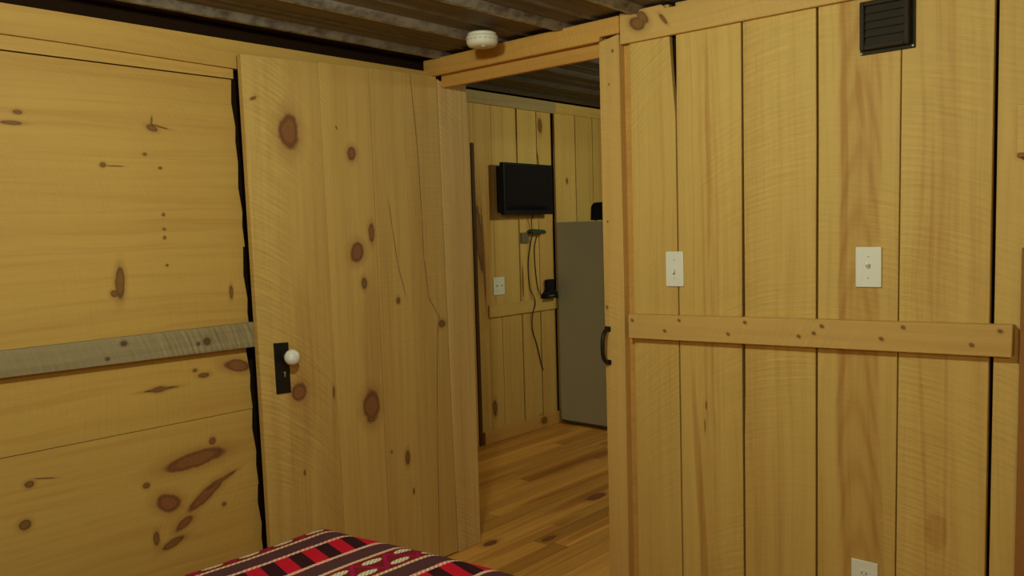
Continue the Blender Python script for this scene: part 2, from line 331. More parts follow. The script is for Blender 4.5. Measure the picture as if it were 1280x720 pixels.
for i, (gl, gr) in enumerate(zip(gaps, gaps[1:])):
    left = [(r, z) for z, l, r in gl]; right = [(l, z) for z, l, r in gr]
    mb.prism(left + right[::-1], 'y', W2Y, W2Y+0.02, tones[i] if i < len(tones) else None)
for x0, x1, z0, z1 in ((-1.62, 1.40, 0, 2.32), (-3.80, -2.56, 0, 2.32), (-2.56, -1.62, 2.05, 2.32)):
    mb.box(x0, x1, W2Y+0.028, W2Y+0.15, z0, z1, 0.3, 1)
for x0 in [-3.78 + 0.2*k for k in range(6)]: mb.box(x0, x0+0.196, W2Y+0.15, W2Y+0.17, 0, 2.28)     # boards on the hall side
for x0 in [-1.62 + 0.2*k for k in range(15)]: mb.box(x0, x0+0.196, W2Y+0.15, W2Y+0.17, 0, 2.28)
mb.box(-1.632, -1.6045, W2Y+0.012, W2Y+0.024, 0, 2.0, 0.2, 2)
mb.build('wall_far', [far_wood, dark_void, head_wood], bev=0.0015, kind='structure')

mb = MB(); mb.prism([(-2.60, 2.022), (-1.712, 2.022), (-1.712, 2.036), (-1.630, 2.036), (-1.630, 2.095), (-2.60, 2.090)], 'y', 2.430, 2.455, 0.5)
mb.build('trim_1', head_wood, bev=0.002, kind='structure', label='flat pine board across the top of the doorway')
mb = MB(); mb.box(-2.538, -1.712, 2.470, 2.492, 1.976, 2.045, 0.4)
mb.build('trim_2', head_wood, bev=0.002, kind='structure', label='recessed lower board of the doorway head')
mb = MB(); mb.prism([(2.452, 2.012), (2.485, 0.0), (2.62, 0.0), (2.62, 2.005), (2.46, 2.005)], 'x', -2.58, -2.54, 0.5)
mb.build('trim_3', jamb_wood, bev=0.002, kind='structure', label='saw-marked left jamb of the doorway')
mb = MB(); mb.prism([(-1.711, 0), (-1.632, 0), (-1.628, 1.2), (-1.630, 2.033), (-1.712, 2.018)], 'y', 2.428, 2.62, 0.55)
mb.build('trim_4', trim_up, bev=0.002, kind='structure', label='upright pine post on the right of the doorway')
mb = MB(); mb.prism([(-1.626, 1.997), (1.36, 1.985), (1.36, 2.10), (-1.34, 2.094), (-1.385, 2.093), (-1.405, 2.083), (-1.449, 2.086), (-1.464, 2.099), (-1.626, 2.100)], 'y', 2.430, 2.449, 0.55)
mb.build('trim_5', trim_flat, bev=0.002, kind='structure', label='knotty pine board along the top of the far wall')
mb = MB(); mb.prism([(-1.606, 0.998), (-0.452, 1.021), (-0.450, 1.104), (-1.607, 1.080)], 'y', 2.418, 2.449, 0.5)
mb.build('trim_6', trim_flat, bev=0.002, kind='structure', label='nailed pine rail across the far wall')
mb = MB(); mb.prism([(-0.446, 0.0), (-0.436, 1.05), (-0.434, 1.30), (-0.33, 1.30), (-0.33, 0)], 'y', 2.425, 2.449, 0.5)
mb.build('trim_7', red_wood, bev=0.002, kind='structure', label='red-brown upright board at the right end of the rail')

# ---------------------------------------------------------------- setting: left wall
mb = MB()
rows = [(0.0, 0.255, 1.572), (0.2553, 0.5172, 1.569), (0.5176, 0.7863, 1.562), (0.7885, 1.050, 1.554), (1.052, 1.3499, 1.558), (1.3501, 1.6358, 1.555), (1.6361, 1.913, 1.545)]
for i, (z0, z1, ye) in enumerate(rows):
    poly = [(-1.62, z0), (ye+0.010, z0), (ye+0.004, z0+0.07), (ye+0.007, z0+0.12), (ye-0.004, z0+0.20), (ye, z1), (-1.62, z1)]
    mb.prism(poly, 'x', W1X-0.022, W1X, 0.35 + 0.3*((i*37) % 10)/10)
    mb.box(W1X-0.022, W1X, 1.66, 2.448, z0, z1, 0.5)
mb.prism([(-1.62, 1.960), (1.0, 1.957), (1.553, 1.949), (2.43, 1.938), (2.43, 2.045), (-1.62, 2.034)], 'x', W1X-0.022, W1X+0.016, 0.62)
mb.prism([(-1.62, 1.918), (1.553, 1.917), (1.553, 1.9487), (1.0, 1.9567), (-1.62, 1.9597)], 'x', W1X-0.022, W1X+0.001, 0.3)
mb.box(W1X-0.12, W1X-0.05, -1.72, 2.60, 0, 2.32, 0.3, 1)
mb.build('wall_left', [left_wood, dark_void], kind='structure')
mb = MB(); mb.prism([(-1.62, 1.018), (0.80, 1.014), (1.573, 1.005), (1.573, 1.090), (0.80, 1.089), (-1.62, 1.09)], 'x', W1X+0.001, W1X+0.032, 0.5)
mb.build('trim_8', grey_wood, bev=0.002, kind='structure', label='weathered grey rail across the left wall')

# walls behind the camera
mb = MB()
for k in range(17): mb.box(1.34, 1.36, -1.66+0.243*k, -1.66+0.243*k+0.239, 0, 2.30)
for k in range(17): mb.box(1.34, 1.36, 2.62+0.243*k, 2.62+0.243*k+0.239, 0, 2.30)
mb.box(1.365, 1.42, -1.75, 6.75, 0, 2.32, 0.3, 1)
mb.build('wall_right', [hall_wood, dark_void], kind='structure')
mb = MB()
for k in range(17): mb.box(-2.60+0.232*k, -2.60+0.232*k+0.228, -1.66, -1.64, 0, 2.30)
mb.box(-2.70, 1.40, -1.74, -1.665, 0, 2.32, 0.3, 1)
mb.build('wall_rear', [far_wood, dark_void], kind='structure')

# ---------------------------------------------------------------- setting: ribbed metal ceilings
def ribbed(name, mat, x0, x1, y0, y1, zp, zr, first, step):
    mb = MB(); bm = mb.bm; prof = [(x0, zp, 0.12)]
    c = first
    while c < x1 - 0.05:
        prof += [(c-0.028, zp, 0.06), (c-0.011, zr, 0.85), (c+0.009, zr, 0.30), (c+0.030, zp, 0.10)]  # worn ribs, with lit undersides and dark left flanks put into the tone
        for k in (0.42,):                            # a shallow swage between the big ribs
            m = c + step*k
            if m < x1 - 0.05: prof += [(m-0.014, zp, 0.10), (m-0.004, zp-0.005, 0.25), (m+0.004, zp-0.005, 0.15), (m+0.014, zp, 0.08)]
        c += step
    prof.append((x1, zp, 0.1))
    va = [bm.verts.new((p[0], y0, p[1])) for p in prof]; vb = [bm.verts.new((p[0], y1, p[1])) for p in prof]
    ta = [bm.verts.new((p[0], y0, p[1]+0.002)) for p in prof]; tb = [bm.verts.new((p[0], y1, p[1]+0.002)) for p in prof]
    for i in range(len(prof)-1):
        mb.faces([bm.faces.new((va[i], va[i+1], vb[i+1], vb[i]))], prof[i][2])
        mb.faces([bm.faces.new((ta[i], tb[i], tb[i+1], ta[i+1]))], 0.1)
    return mb.build(name, mat, kind='structure')
ribbed('ceiling', sheet_metal, -2.66, 1.36, -1.68, 2.475, 2.108, 2.086, -2.51, 0.315)
ribbed('ceiling_far', shaded_sheet, -3.80, 1.36, 2.50, 6.70, 2.285, 2.263, -3.62, 0.315)

# ---------------------------------------------------------------- setting: hall beyond the doorway
mb = MB()
joints = [(2.60, 2.605), (2.95, 2.953), (3.30, 3.303), (3.58, 3.583), (3.832, 3.868), (4.030, 4.0325), (4.275, 4.289), (4.486, 4.493), (4.645, 4.690), (4.923, 4.933), (5.137, 5.147), (5.36, 5.364), (5.60, 5.603), (5.85, 5.853), (6.1, 6.104), (6.35, 6.353), (6.66, 6.66)]
low = list(joints); low[5] = (3.962, 3.965)
for i in range(len(joints)-1):
    mb.box(HX-0.02, HX, joints[i][1], joints[i+1][0], 0.86, 2.262, 0.2+0.75*((i*53) % 17)/17)
    if i == 5: continue
    if i == 6: mb.box(HX-0.02, HX, 4.297, 4.480, 0, 0.86, 0.5); continue
    if i == 7: mb.box(HX-0.02, HX, 4.492, 4.650, 0, 0.86, 0.6); continue
    if i == 4: mb.box(HX-0.02, HX, joints[4][1], 3.962, 0, 0.86, 0.4); mb.box(HX-0.02, HX, 3.965, 4.086, 0, 0.86, 0.55); mb.box(HX-0.02, HX, 4.091, 4.284, 0, 0.86, 0.45); continue
    mb.box(HX-0.02, HX, joints[i][1], joints[i+1][0], 0, 0.86, 0.2+0.75*((i*31) % 17)/17)
mb.box(HX-0.02, HX, 3.832, 3.868, 1.935, 2.262, 0.5)
mb.box(HX-0.10, HX-0.03, 2.5, 6.75, 0, 2.32, 0.3, 1)
mb.build('wall_hall', [hall_wood, dark_void], bev=0.0015, kind='structure')
mb = MB(); mb.box(HX-0.02, HX+0.004, 3.837, 3.863, 0.0, 1.933, 0.5)
mb.build('trim_9', strip_wood, kind='structure', label='narrow dark brown strip between the hall wall boards')
mb = MB(); mb.box(HX+0.001, HX+0.020, 2.62, 4.686, 2.184, 2.262, 0.5)
mb.build('trim_10', wood('greyed pine top board', 'z', 'y', base=(0.42, 0.31, 0.15), deep=(0.26, 0.17, 0.07), saw=(2.0, 3.0, 1.2, 0.14), rough=0.75), bev=0.002, kind='structure', label='greyed top board of the hall wall')
mb = MB(); mb.box(HX+0.001, HX+0.016, 4.690, 6.66, 2.190, 2.262, 0.5)
mb.build('trim_11', wood('pale pine top board', 'z', 'y', saw=(2.0, 3.0, 1.2, 0.05)), bev=0.002, kind='structure', label='pale top board of the hall wall')
mb = MB(); mb.box(HX+0.001, HX+0.014, 3.955, 4.700, 0.818, 0.900, 0.5)
mb.build('trim_12', wood('pine hall rail', 'z', 'y', saw=(2.0, 3.0, 1.2, 0.05)), bev=0.002, kind='structure', label='pine rail across the hall wall beside the fridge')
mb = MB(); mb.box(HX+0.001, HX+0.020, 3.872, 6.66, 0.0, 0.085, 0.5)
mb.build('baseboard_hall', wood('pine hall baseboard', 'z', 'y', base=(0.62, 0.33, 0.09), saw=(2.0, 3.0, 1.2, 0.04), dark=((0.05, 4.47, 0.025, 0.03, 0),)), bev=0.003, kind='structure')
mb = MB()
for k in range(22): mb.box(-3.72+0.235*k, -3.72+0.235*k+0.231, 6.64, 6.66, 0, 2.30)
mb.box(-3.80, 1.40, 6.665, 6.75, 0, 2.32, 0.3, 1)
mb.build('wall_hall_end', [hall_wood, dark_void], kind='structure')

# ---------------------------------------------------------------- the open door against the left wall
DX = -2.54
seams = [[(1.992, 1.547), (0.008, 1.574)], [(2.006, 1.861), (0.008, 1.890)], [(2.012, 2.093), (0.008, 2.108)], [(2.016, 2.262), (0.008, 2.285)], [(2.016, 2.447), (0.008, 2.480)]]
mb = MB()
for i, (a, b) in enumerate(zip(seams, seams[1:])):
    g = 0.0014
    ztop = (1.991, 2.005, 2.013, 2.017)[i]; ztop2 = (2.001, 2.012, 2.016, 2.020)[i]
    mb.prism([(a[1][1]+g, 0.006), (b[1][1]-g, 0.006), (b[0][1]-g, ztop2), (a[0][1]+g, ztop)], 'x', DX-0.024, DX-(0.0, 0.0030, 0.0018, 0.0026)[i], (0.48, 0.66, 0.56, 0.72)[i])
door = mb.build('door_1', door_wood, base=(DX, 2.45, 0.025), bev=0.0012, kind='structure', label='open plank door with a white knob folded back against the left wall', category='door')
mb = MB(); mb.prism([(1.619, 1.013), (1.678, 1.010), (1.680, 0.831), (1.622, 0.834)], 'x', DX-0.0002, DX+0.0045, 0.5); mb.bevel(0.0015)
plate = mb.build('lock_plate', iron, parent=door, label='black iron lock plate')
mb = MB(); kc = (DX+0.004, 1.662, 0.962)
mb.lathe([(0.0, 0.0), (0.017, 0.0), (0.017, 0.003), (0.011, 0.006), (0.010, 0.020), (0.0, 0.021)], kc, 'x', 28)
mb.build('knob_neck', iron, parent=plate)
mb = MB(); prof = [(0.0, 0.016), (0.014, 0.017)] + [(0.0275*math.sin(a), 0.042 - 0.0250*math.cos(a)) for a in [0.55 + (PI-0.55)*k/14 for k in range(14)]] + [(0.0, 0.067)]
mb.lathe(prof, kc, 'x', 36)
mb.build('door_knob', porcelain, parent=plate, label='white porcelain knob')
mb = MB()
mb.lathe([(0, 0), (0.0036, 0.0), (0.0036, 0.0012), (0, 0.0012)], (DX+0.0046, 1.657, 0.905), 'x', 16); mb.box(DX+0.0046, DX+0.0056, 1.6555, 1.6585, 0.890, 0.905, 0.5)
mb.build('keyhole', screw_metal, parent=plate)
# ---------------------------------------------------------------- bed and blanket
BX0, BX1, BY0, BY1, BZ = -1.895, -0.47, -0.62, 1.40, 0.600
bed = thing('bed', ((BX0+BX1)/2, (BY0+BY1)/2, 0), label='bed under the red striped blanket in the near corner', category='bed')
mb = MB()
mb.box(BX0+0.03, BX0+0.055, BY0+0.02, BY1-0.05, 0.20, 0.33); mb.box(BX1-0.055, BX1-0.03, BY0+0.02, BY1-0.05, 0.20, 0.33)
mb.box(BX0+0.055, BX1-0.055, BY1-0.075, BY1-0.05, 0.20, 0.33); mb.box(BX0+0.055, BX1-0.055, BY0+0.02, BY0+0.045, 0.20, 0.33); mb.box(BX0+0.055, BX1-0.055, BY0+0.045, BY1-0.075, 0.29, 0.31)
mb.build('bed_frame', frame_wood, parent=bed, bev=0.004)
for lx in (BX0+0.06, BX1-0.06):
    for ly in (BY0+0.06, BY1-0.10):
        mb = MB(); mb.lathe([(0, 0), (0.022, 0), (0.028, 0.20), (0, 0.20)], (lx, ly, 0), 'z', 16); mb.build('leg', frame_wood, parent=bed)
mb = MB(); mb.box(BX0+0.04, BX1-0.04, BY0+0.02, BY1-0.07, 0.315, BZ-0.035); mb.bevel(0.03, 4)
mb.build('mattress', mattress_cloth, parent=bed)

def blanket_mat():
    M = Mat('red striped woven blanket')
    uv = M.n.new('ShaderNodeUVMap'); uv.uv_map = 'weave'
    s = M.n.new('ShaderNodeSeparateXYZ'); M.l.new(uv.outputs[0], s.inputs[0]); X, Y = s.outputs[0], s.outputs[1]
    wob = M.ma('MULTIPLY', M.ma('SUBTRACT', M.noise(M.comb(M.ma('MULTIPLY', X, 9.0), M.ma('MULTIPLY', Y, 9.0)), 1, 2), 0.5), 0.006)
    X = M.ma('ADD', X, wob)
    per = 0.338
    q = M.ma('SUBTRACT', M.ma('FLOORED_MODULO', M.ma('ADD', X, 1.527 + per/2 + 10*per), per), per/2)      # signed distance from the motif centre
    h = M.ma('ABSOLUTE', q)
    weave = M.noise(M.comb(M.ma('MULTIPLY', X, 420.0), M.ma('MULTIPLY', Y, 260.0)), 1, 1)
    deepred, red, maroon, brown = (0.17, 0.010, 0.012), (0.46, 0.006, 0.020), (0.030, 0.006, 0.009), (0.074, 0.027, 0.029)
    cream, pink, magenta = (0.62, 0.56, 0.36), (0.50, 0.22, 0.15), (0.30, 0.006, 0.055)
    def band(lo, hi, e=0.0012): return M.ma('MULTIPLY', M.ss(h, lo-e, lo+e), M.ss(h, hi-e, hi+e, 1.0, 0.0))
    # block band
    ph = M.ma('FRACT', M.ma('ADD', M.ma('DIVIDE', M.ma('ADD', Y, M.ma('MULTIPLY', X, 0.26)), 0.078), 20.16))
    blk = M.ss(M.ma('ABSOLUTE', M.ma('SUBTRACT', ph, 0.5)), 0.235, 0.265)
    col = M.mix(blk, red, maroon)
    col = M.mix(band(0.050, 0.104), col, brown)
    col = M.mix(band(0.048, 0.0545), col, deepred)
    # rope lines
    def rope(c0, w, hue, period):
        p = M.ma('FRACT', M.ma('ADD', M.ma('DIVIDE', M.ma('ADD', Y, M.ma('MULTIPLY', h, 0.8)), period), 30.0))
        k = M.ss(M.ma('ABSOLUTE', M.ma('SUBTRACT', p, 0.5)), 0.16, 0.40, 1.0, 0.40)
        return band(c0-w, c0+w), M.mix(k, tuple(v*0.32 for v in hue), hue)
    for c0, w, hue, pr in ((0.0490, 0.0055, (0.72, 0.44, 0.25), 0.0135), (0.1130, 0.0062, (0.74, 0.42, 0.30), 0.0135)):
        m, c = rope(c0, w, hue, pr); col = M.mix(m, col, c)
    # motif band: zigzag ribbon with pale ovals on both sides
    col = M.mix(band(-0.01, 0.0435), col, deepred)
    mp = 0.098
    tri = M.ma('PINGPONG', M.ma('ADD', Y, 4.9), mp/2)                                # 0 .. mp/2
    zz = M.ma('MULTIPLY', M.ma('SUBTRACT', M.ma('DIVIDE', tri, mp/2), 0.5), 0.072)
    col = M.mix(M.ma('MULTIPLY', M.ss(M.ma('ABSOLUTE', M.ma('SUBTRACT', q, zz)), 0.006, 0.010, 1.0, 0.0), band(-0.01, 0.0425)), col, magenta)
    for sgn, off in ((1, 0.0), (-1, mp/2)):
        yy = M.ma('SUBTRACT', M.ma('FLOORED_MODULO', M.ma('ADD', Y, 4.9 + off + mp/2), mp), mp/2)
        xx = M.ma('SUBTRACT', q, 0.022*sgn)
        d = M.ma('ADD', M.ma('POWER', M.ma('DIVIDE', M.ma('ABSOLUTE', xx), 0.0105), 2.0), M.ma('POWER', M.ma('DIVIDE', M.ma('ABSOLUTE', yy), 0.029), 2.0))
        dots = M.ss(M.ma('MULTIPLY', M.ma('SINE', M.ma('MULTIPLY', yy, 520.0)), M.ma('SINE', M.ma('MULTIPLY', xx, 620.0))), 0.35, 0.65)
        c = M.mix(dots, cream, (0.05, 0.04, 0.025))
        col = M.mix(M.ss(d, 0.85, 1.15, 1.0, 0.0), col, c)
    k = M.ma('MULTIPLY_ADD', weave, 0.7, 0.62)
    col = M.mix(1.0, col, M.comb(k, k, k), 'MULTIPLY')
    M.set('Base Color', col); M.set('Roughness', 0.95); M.set('Specular IOR Level', 0.1)
    M.bump(weave, 0.0015, 0.5)
    return M.m
def wrap(s, lo, hi, r0, r1):
    """position and drop of a cloth coordinate that folds over the rounded edges lo and hi"""
    if s < lo + r0:
        a = (lo + r0 - s)/r0
        return (lo + r0 - r0*math.sin(a), r0*(1-math.cos(a))) if a < PI/2 else (lo, r0 + (lo + r0 - s) - r0*PI/2)
    if s > hi - r1:
        a = (s - hi + r1)/r1
        return (hi - r1 + r1*math.sin(a), r1*(1-math.cos(a))) if a < PI/2 else (hi, r1 + (s - hi + r1) - r1*PI/2)
    return s, 0.0
mb = MB(); bm = mb.bm; uvl = bm.loops.layers.uv.new('weave')
nx, ny = 150, 170; S0, S1, T0, T1 = BX0-0.44, BX1+0.44, BY0, BY1+0.42
grid = []
for i in range(nx+1):
    row = []
    for j in range(ny+1):
        s = S0 + (S1-S0)*i/nx; t = T0 + (T1-T0)*j/ny
        bulge = min(1.0, max(0.0, (s-BX0)/0.65)); by = BY1 + 0.075*bulge*bulge*(3-2*bulge)
        px, dx = wrap(s, BX0, BX1, 0.060, 0.06); py, dy = wrap(t, BY0-9, by, 0.1, 0.13)
        drop = min(0.50, math.hypot(dx, dy))
        z = BZ - drop + 0.0025*math.sin(s*11+t*3)*math.sin(t*9-s*4)*max(0, 1-drop*6)
        ctr = 0.012*max(0.0, 1 - ((s+1.17)/0.75)**2)*max(0.0, 1-((t-0.6)/0.9)**2)
        fold = min(1.0, drop/0.25)
        px += (-1 if s < -1.2 else 1)*fold*0.012*(math.sin(t*21)+0.6*math.sin(t*37+1))*(dx > dy); py += fold*0.014*(math.sin(s*19+2)+0.5*math.sin(s*41))*(dy >= dx)
        row.append((bm.verts.new((px, py, z+ctr)), s, t))
    grid.append(row)
for i in range(nx):
    for j in range(ny):
        qd = (grid[i][j], grid[i+1][j], grid[i+1][j+1], grid[i][j+1])
        f = bm.faces.new([v[0] for v in qd]); f.smooth = True
        for lp, v in zip(f.loops, qd): lp[uvl].uv = (v[1], v[2])
bl = mb.build('blanket', blanket_mat(), base=((BX0+BX1)/2, (BY0+BY1)/2, BZ), label='red, black and cream striped woven blanket spread over the bed', category='blanket')
k = bl.modifiers.new('thickness', 'SOLIDIFY'); k.thickness = 0.008; k.offset = -1

# ---------------------------------------------------------------- wall fittings in the bedroom
def toggle_switch(x0, x1, z0, z1, up, label, group):
    cx, cz = (x0+x1)/2, (z0+z1)/2; yb = W2Y
    t = thing('light_switch', (cx, yb, cz), label=label, category='light switch', group=group)
    mb = MB(); mb.prism([(x0, z0), (x1, z0), (x1, z1), (x0, z1)], 'y', yb-0.0065, yb-0.0005, 0.5); mb.bevel(0.0022, 3)
    pl = mb.build('cover_plate', ivory, parent=t)
    mb = MB(); mb.box(cx-0.006, cx+0.006, yb-0.0074, yb-0.0066, cz-0.013, cz+0.013, 0.5); mb.build('toggle_slot', ivory, parent=t)
    d = 1 if up else -1; mb = MB()
    mb.prism([(yb-0.006, cz-0.006), (yb-0.006, cz+0.006), (yb-0.019, cz+0.004+0.010*d), (yb-0.021, cz-0.002+0.010*d)], 'x', cx-0.0045, cx+0.0045, 0.5); mb.bevel(0.001)
    mb.build('toggle', ivory, parent=t)
    for s in (-1, 1):
        mb = MB(); mb.lathe([(0, -0.0012), (0.0025, -0.0010), (0.0030, 0), (0, 0)], (cx, yb-0.0065, cz+s*0.030), 'y', 14); mb.box(cx-0.0024, cx+0.0024, yb-0.0080, yb-0.0076, cz+s*0.030-0.0005, cz+s*0.030+0.0005, 0.5, 1)
        mb.build('screw', [ivory, slot_shadow_grey], parent=pl)
toggle_switch(-1.470, -1.404, 1.178, 1.294, False, 'ivory toggle switch on the joint beside the doorway post', 'toggle switches on the far wall')
toggle_switch(-0.849, -0.778, 1.190, 1.304, True, 'ivory toggle switch below the dark vent', 'toggle switches on the far wall')

def outlet(x0, x1, z0, z1, label):
    cx, cz = (x0+x1)/2, (z0+z1)/2; yb = W2Y
    t = thing('power_outlet', (cx, yb, cz), label=label, category='outlet')
    mb = MB(); mb.prism([(x0, z0), (x1, z0), (x1, z1), (x0, z1)], 'y', yb-0.0065, yb-0.0005, 0.5); mb.bevel(0.0022, 3)
    pl = mb.build('cover_plate', ivory, parent=t)
    for s in (-1, 1):
        zc = cz + s*0.0195
        mb = MB(); mb.prism([(cx+0.0165*math.cos(a), zc+max(-0.0125, min(0.0125, 0.0165*math.sin(a)))) for a in [2*PI*k/28 for k in range(28)]], 'y', yb-0.0082, yb-0.006, 0.5)
        sk = mb.build('socket', ivory, parent=t)
        mb = MB()
        for dx in (-0.0063, 0.0063): mb.box(cx+dx-0.0011, cx+dx+0.0011, yb-0.0086, yb-0.0081, zc-0.002, zc+0.006, 0.5)
        mb.prism([(cx+0.0024*math.cos(a), zc-0.0075+0.0024*math.sin(a)) for a in [2*PI*k/12 for k in range(12)]], 'y', yb-0.0086, yb-0.0081, 0.5)
        mb.build('slots', slot_dark, parent=sk)
    mb = MB(); mb.lathe([(0, -0.0012), (0.0028, 0), (0, 0)], (cx, yb-0.0065, cz), 'y', 14); mb.build('screw', screw_metal, parent=pl)
outlet(-0.862, -0.787, 0.279, 0.393, 'ivory outlet low on the far wall at the bottom of the picture')

# louvred vent at the top of the far wall
vx0, vx1, vz0, vz1 = -0.836, -0.692, 1.838, 1.984; vy = W2Y
vent = thing('wall_vent', ((vx0+vx1)/2, vy, (vz0+vz1)/2), label='dark brown louvred vent cover high on the far wall', category='vent')
mb = MB(); mb.box(vx0, vx1, vy-0.007, vy-0.0005, vz0, vz1, 0.5); mb.bevel(0.002, 2); fl = mb.build('flange', vent_plastic, parent=vent)
mb = MB(); a, b, c, d = vx0+0.006, vx1-0.010, vz0+0.010, vz1-0.006; fr = 0.012; y0, y1 = vy-0.030, vy-0.0065
mb.box(a, a+fr, y0, y1, c, d, 0.5); mb.box(b-fr, b, y0, y1, c, d, 0.5); mb.box(a+fr, b-fr, y0, y1, c, c+fr, 0.5); mb.box(a+fr, b-fr, y0, y1, d-fr, d, 0.5)
mb.build('housing', vent_plastic, parent=vent, bev=0.0025, seg=2)
n = 5; hh = (d-c-2*fr)/n
for k in range(n):
    z = c+fr+hh*k; mb = MB()
    mb.prism([(y0+0.012, z+hh*1.02), (y0+0.015, z+hh*1.10), (y0+0.009, z+hh*0.10), (y0+0.005, z+hh*0.02)], 'x', a+fr, b-fr, 0.5); mb.build('louvre', vent_plastic, parent=vent)
for sx, sz in ((vx0+0.004, vz0+0.004), (vx1-0.005, vz0+0.006), (vx0+0.004, vz1-0.005), (vx1-0.005, vz1-0.005)):
    mb = MB(); mb.lathe([(0, -0.0018), (0.003, -0.0013), (0.0037, 0), (0, 0)], (sx, vy-0.007, sz), 'y', 14); mb.build('screw', screw_metal, parent=vent)

# black pull handle on the edge of the doorway post
hx, hy = -1.697, 2.4275
pull = thing('pull_handle', (hx, hy, 0.965), label='black iron pull handle on the edge of the doorway post', category='handle')
mb = MB()
pts = [(hx, hy-0.004, 1.026)] + bez((hx, hy-0.006, 1.022), (hx, hy-0.030, 1.014), (hx, hy-0.036, 1.0), (hx, hy-0.036, 0.964), 10) + bez((hx, hy-0.036, 0.964), (hx, hy-0.036, 0.928), (hx, hy-0.030, 0.914), (hx, hy-0.006, 0.906), 10) + [(hx, hy-0.004, 0.902)]
mb.tube(pts, 0.0075, 12, 0, 1.3); grip = mb.build('grip', iron, parent=pull)
for z in (1.024, 0.906):
    mb = MB(); mb.box(hx-0.012, hx+0.012, hy-0.0045, hy-0.0002, z-0.009, z+0.009, 0.5); mb.bevel(0.0015); fo = mb.build('mounting_foot', iron, parent=pull)
    mb = MB(); mb.lathe([(0, -0.002), (0.003, -0.001), (0.0035, 0), (0, 0)], (hx, hy-0.0045, z+(0.005 if z > 1 else -0.005)), 'y', 12); mb.build('screw', iron, parent=fo)

# smoke detector on the ceiling
dc = (-2.090, 2.245, 2.086)
sd = thing('smoke_detector', dc, label='round white smoke detector on the metal ceiling above the doorway', category='smoke detector')
mb = MB(); mb.lathe([(0, -0.0005), (0.050, -0.0005), (0.052, -0.004), (0.052, -0.012), (0, -0.012)], dc, 'z', 40); mb.build('mounting_base', detector_plastic, parent=sd)
mb = MB(); mb.lathe([(0, -0.012), (0.056, -0.012), (0.0575, -0.016), (0.0555, -0.036), (0.050, -0.045), (0.030, -0.049), (0, -0.050)], dc, 'z', 40); mb.build('cover', detector_plastic, parent=sd)
mb = MB()
for k in range(20):
    a = 2*PI*k/20; p = Vector(dc) + Vector((0.0568*math.cos(a), 0.0568*math.sin(a), -0.0260)); q = Vector((-math.sin(a), math.cos(a), 0))*0.005
    mb.tube([p-q, p+q], 0.0010, 6)
mb.build('vent_slots', plain('shaded slot plastic', (0.30, 0.28, 0.20), 0.7), parent=sd)
mb = MB(); mb.lathe([(0, -0.0515), (0.006, -0.051), (0.007, -0.0490), (0, -0.049)], (dc[0]+0.018, dc[1]-0.015, dc[2]), 'z', 16); mb.build('test_button', ivory, parent=sd)

# pale board hung at the right edge of the picture
mb = MB(); mb.box(-0.446, -0.30, 2.415, 2.4485, 1.535, 1.655, 0.9); mb.box(-0.446, -0.30, 2.415, 2.4485, 1.524, 1.535, 0.2, 1)
mb.build('wooden_plaque', [trim_up, red_wood], base=(-0.37, 2.448, 1.53), bev=0.002, label='pale wooden plaque with a dark lower edge at the right edge of the picture', category='plaque')

# ---------------------------------------------------------------- things in the hall
# wall television, swung out a little at its near end
tl, tr = Vector((-3.600, 4.029, 0)), Vector((-3.622, 4.558, 0)); dv = (tr-tl).normalized(); nv = Vector((-dv.y, dv.x, 0))
if nv.x < 0: nv = -nv
TW = (tr-tl).length; Z0, Z1 = 1.482, 1.816
def tvp(u, w, z): p = tl + dv*u + nv*w; return (p.x, p.y, z)
def tvbox(mb, u0, u1, w0, w1, z0, z1, mi=0):
    vs_ = [mb.bm.verts.new(tvp(u, w, z)) for z in (z0, z1) for u, w in ((u0, w0), (u1, w0), (u1, w1), (u0, w1))]
    fs = [mb.bm.faces.new([vs_[i] for i in f]) for f in ((0, 1, 2, 3), (7, 6, 5, 4), (0, 4, 5, 1), (1, 5, 6, 2), (2, 6, 7, 3), (3, 7, 4, 0))]
    mb.faces(fs, 0.5, mi)
tv = thing('television', (-3.69, 4.20, 1.64), label='black flat screen television on the hall wall', category='television')
mb = MB(); tvbox(mb, 0, TW, -0.035, 0, Z0, Z1); mb.bevel(0.004, 3); mb.build('casing', tv_black, parent=tv)
mb = MB(); tvbox(mb, 0.012, TW-0.04, -0.078, -0.036, Z0+0.012, Z1-0.02); mb.bevel(0.01, 2); mb.build('back_housing', tv_black, parent=tv)
mb = MB(); tvbox(mb, 0.016, TW-0.016, 0.0003, 0.0015, Z0+0.028, Z1-0.016); mb.build('screen', tv_glass, parent=tv)
mb = MB(); tvbox(mb, TW/2-0.03, TW/2+0.03, 0.0003, 0.0022, Z0+0.008, Z0+0.016); mb.build('control_strip', tv_black, parent=tv)
mb = MB(); mid = tvp(TW/2, -0.079, 1.64); mb.tube([(-3.690, 4.25, 1.64), mid], 0.016, 12); mb.build('swing_arm', iron, parent=tv)
mb = MB(); mb.box(-3.6985, -3.689, 4.20, 4.30, 1.56, 1.72, 0.5); mb.bevel(0.003); mb.build('wall_bracket', iron, parent=tv)

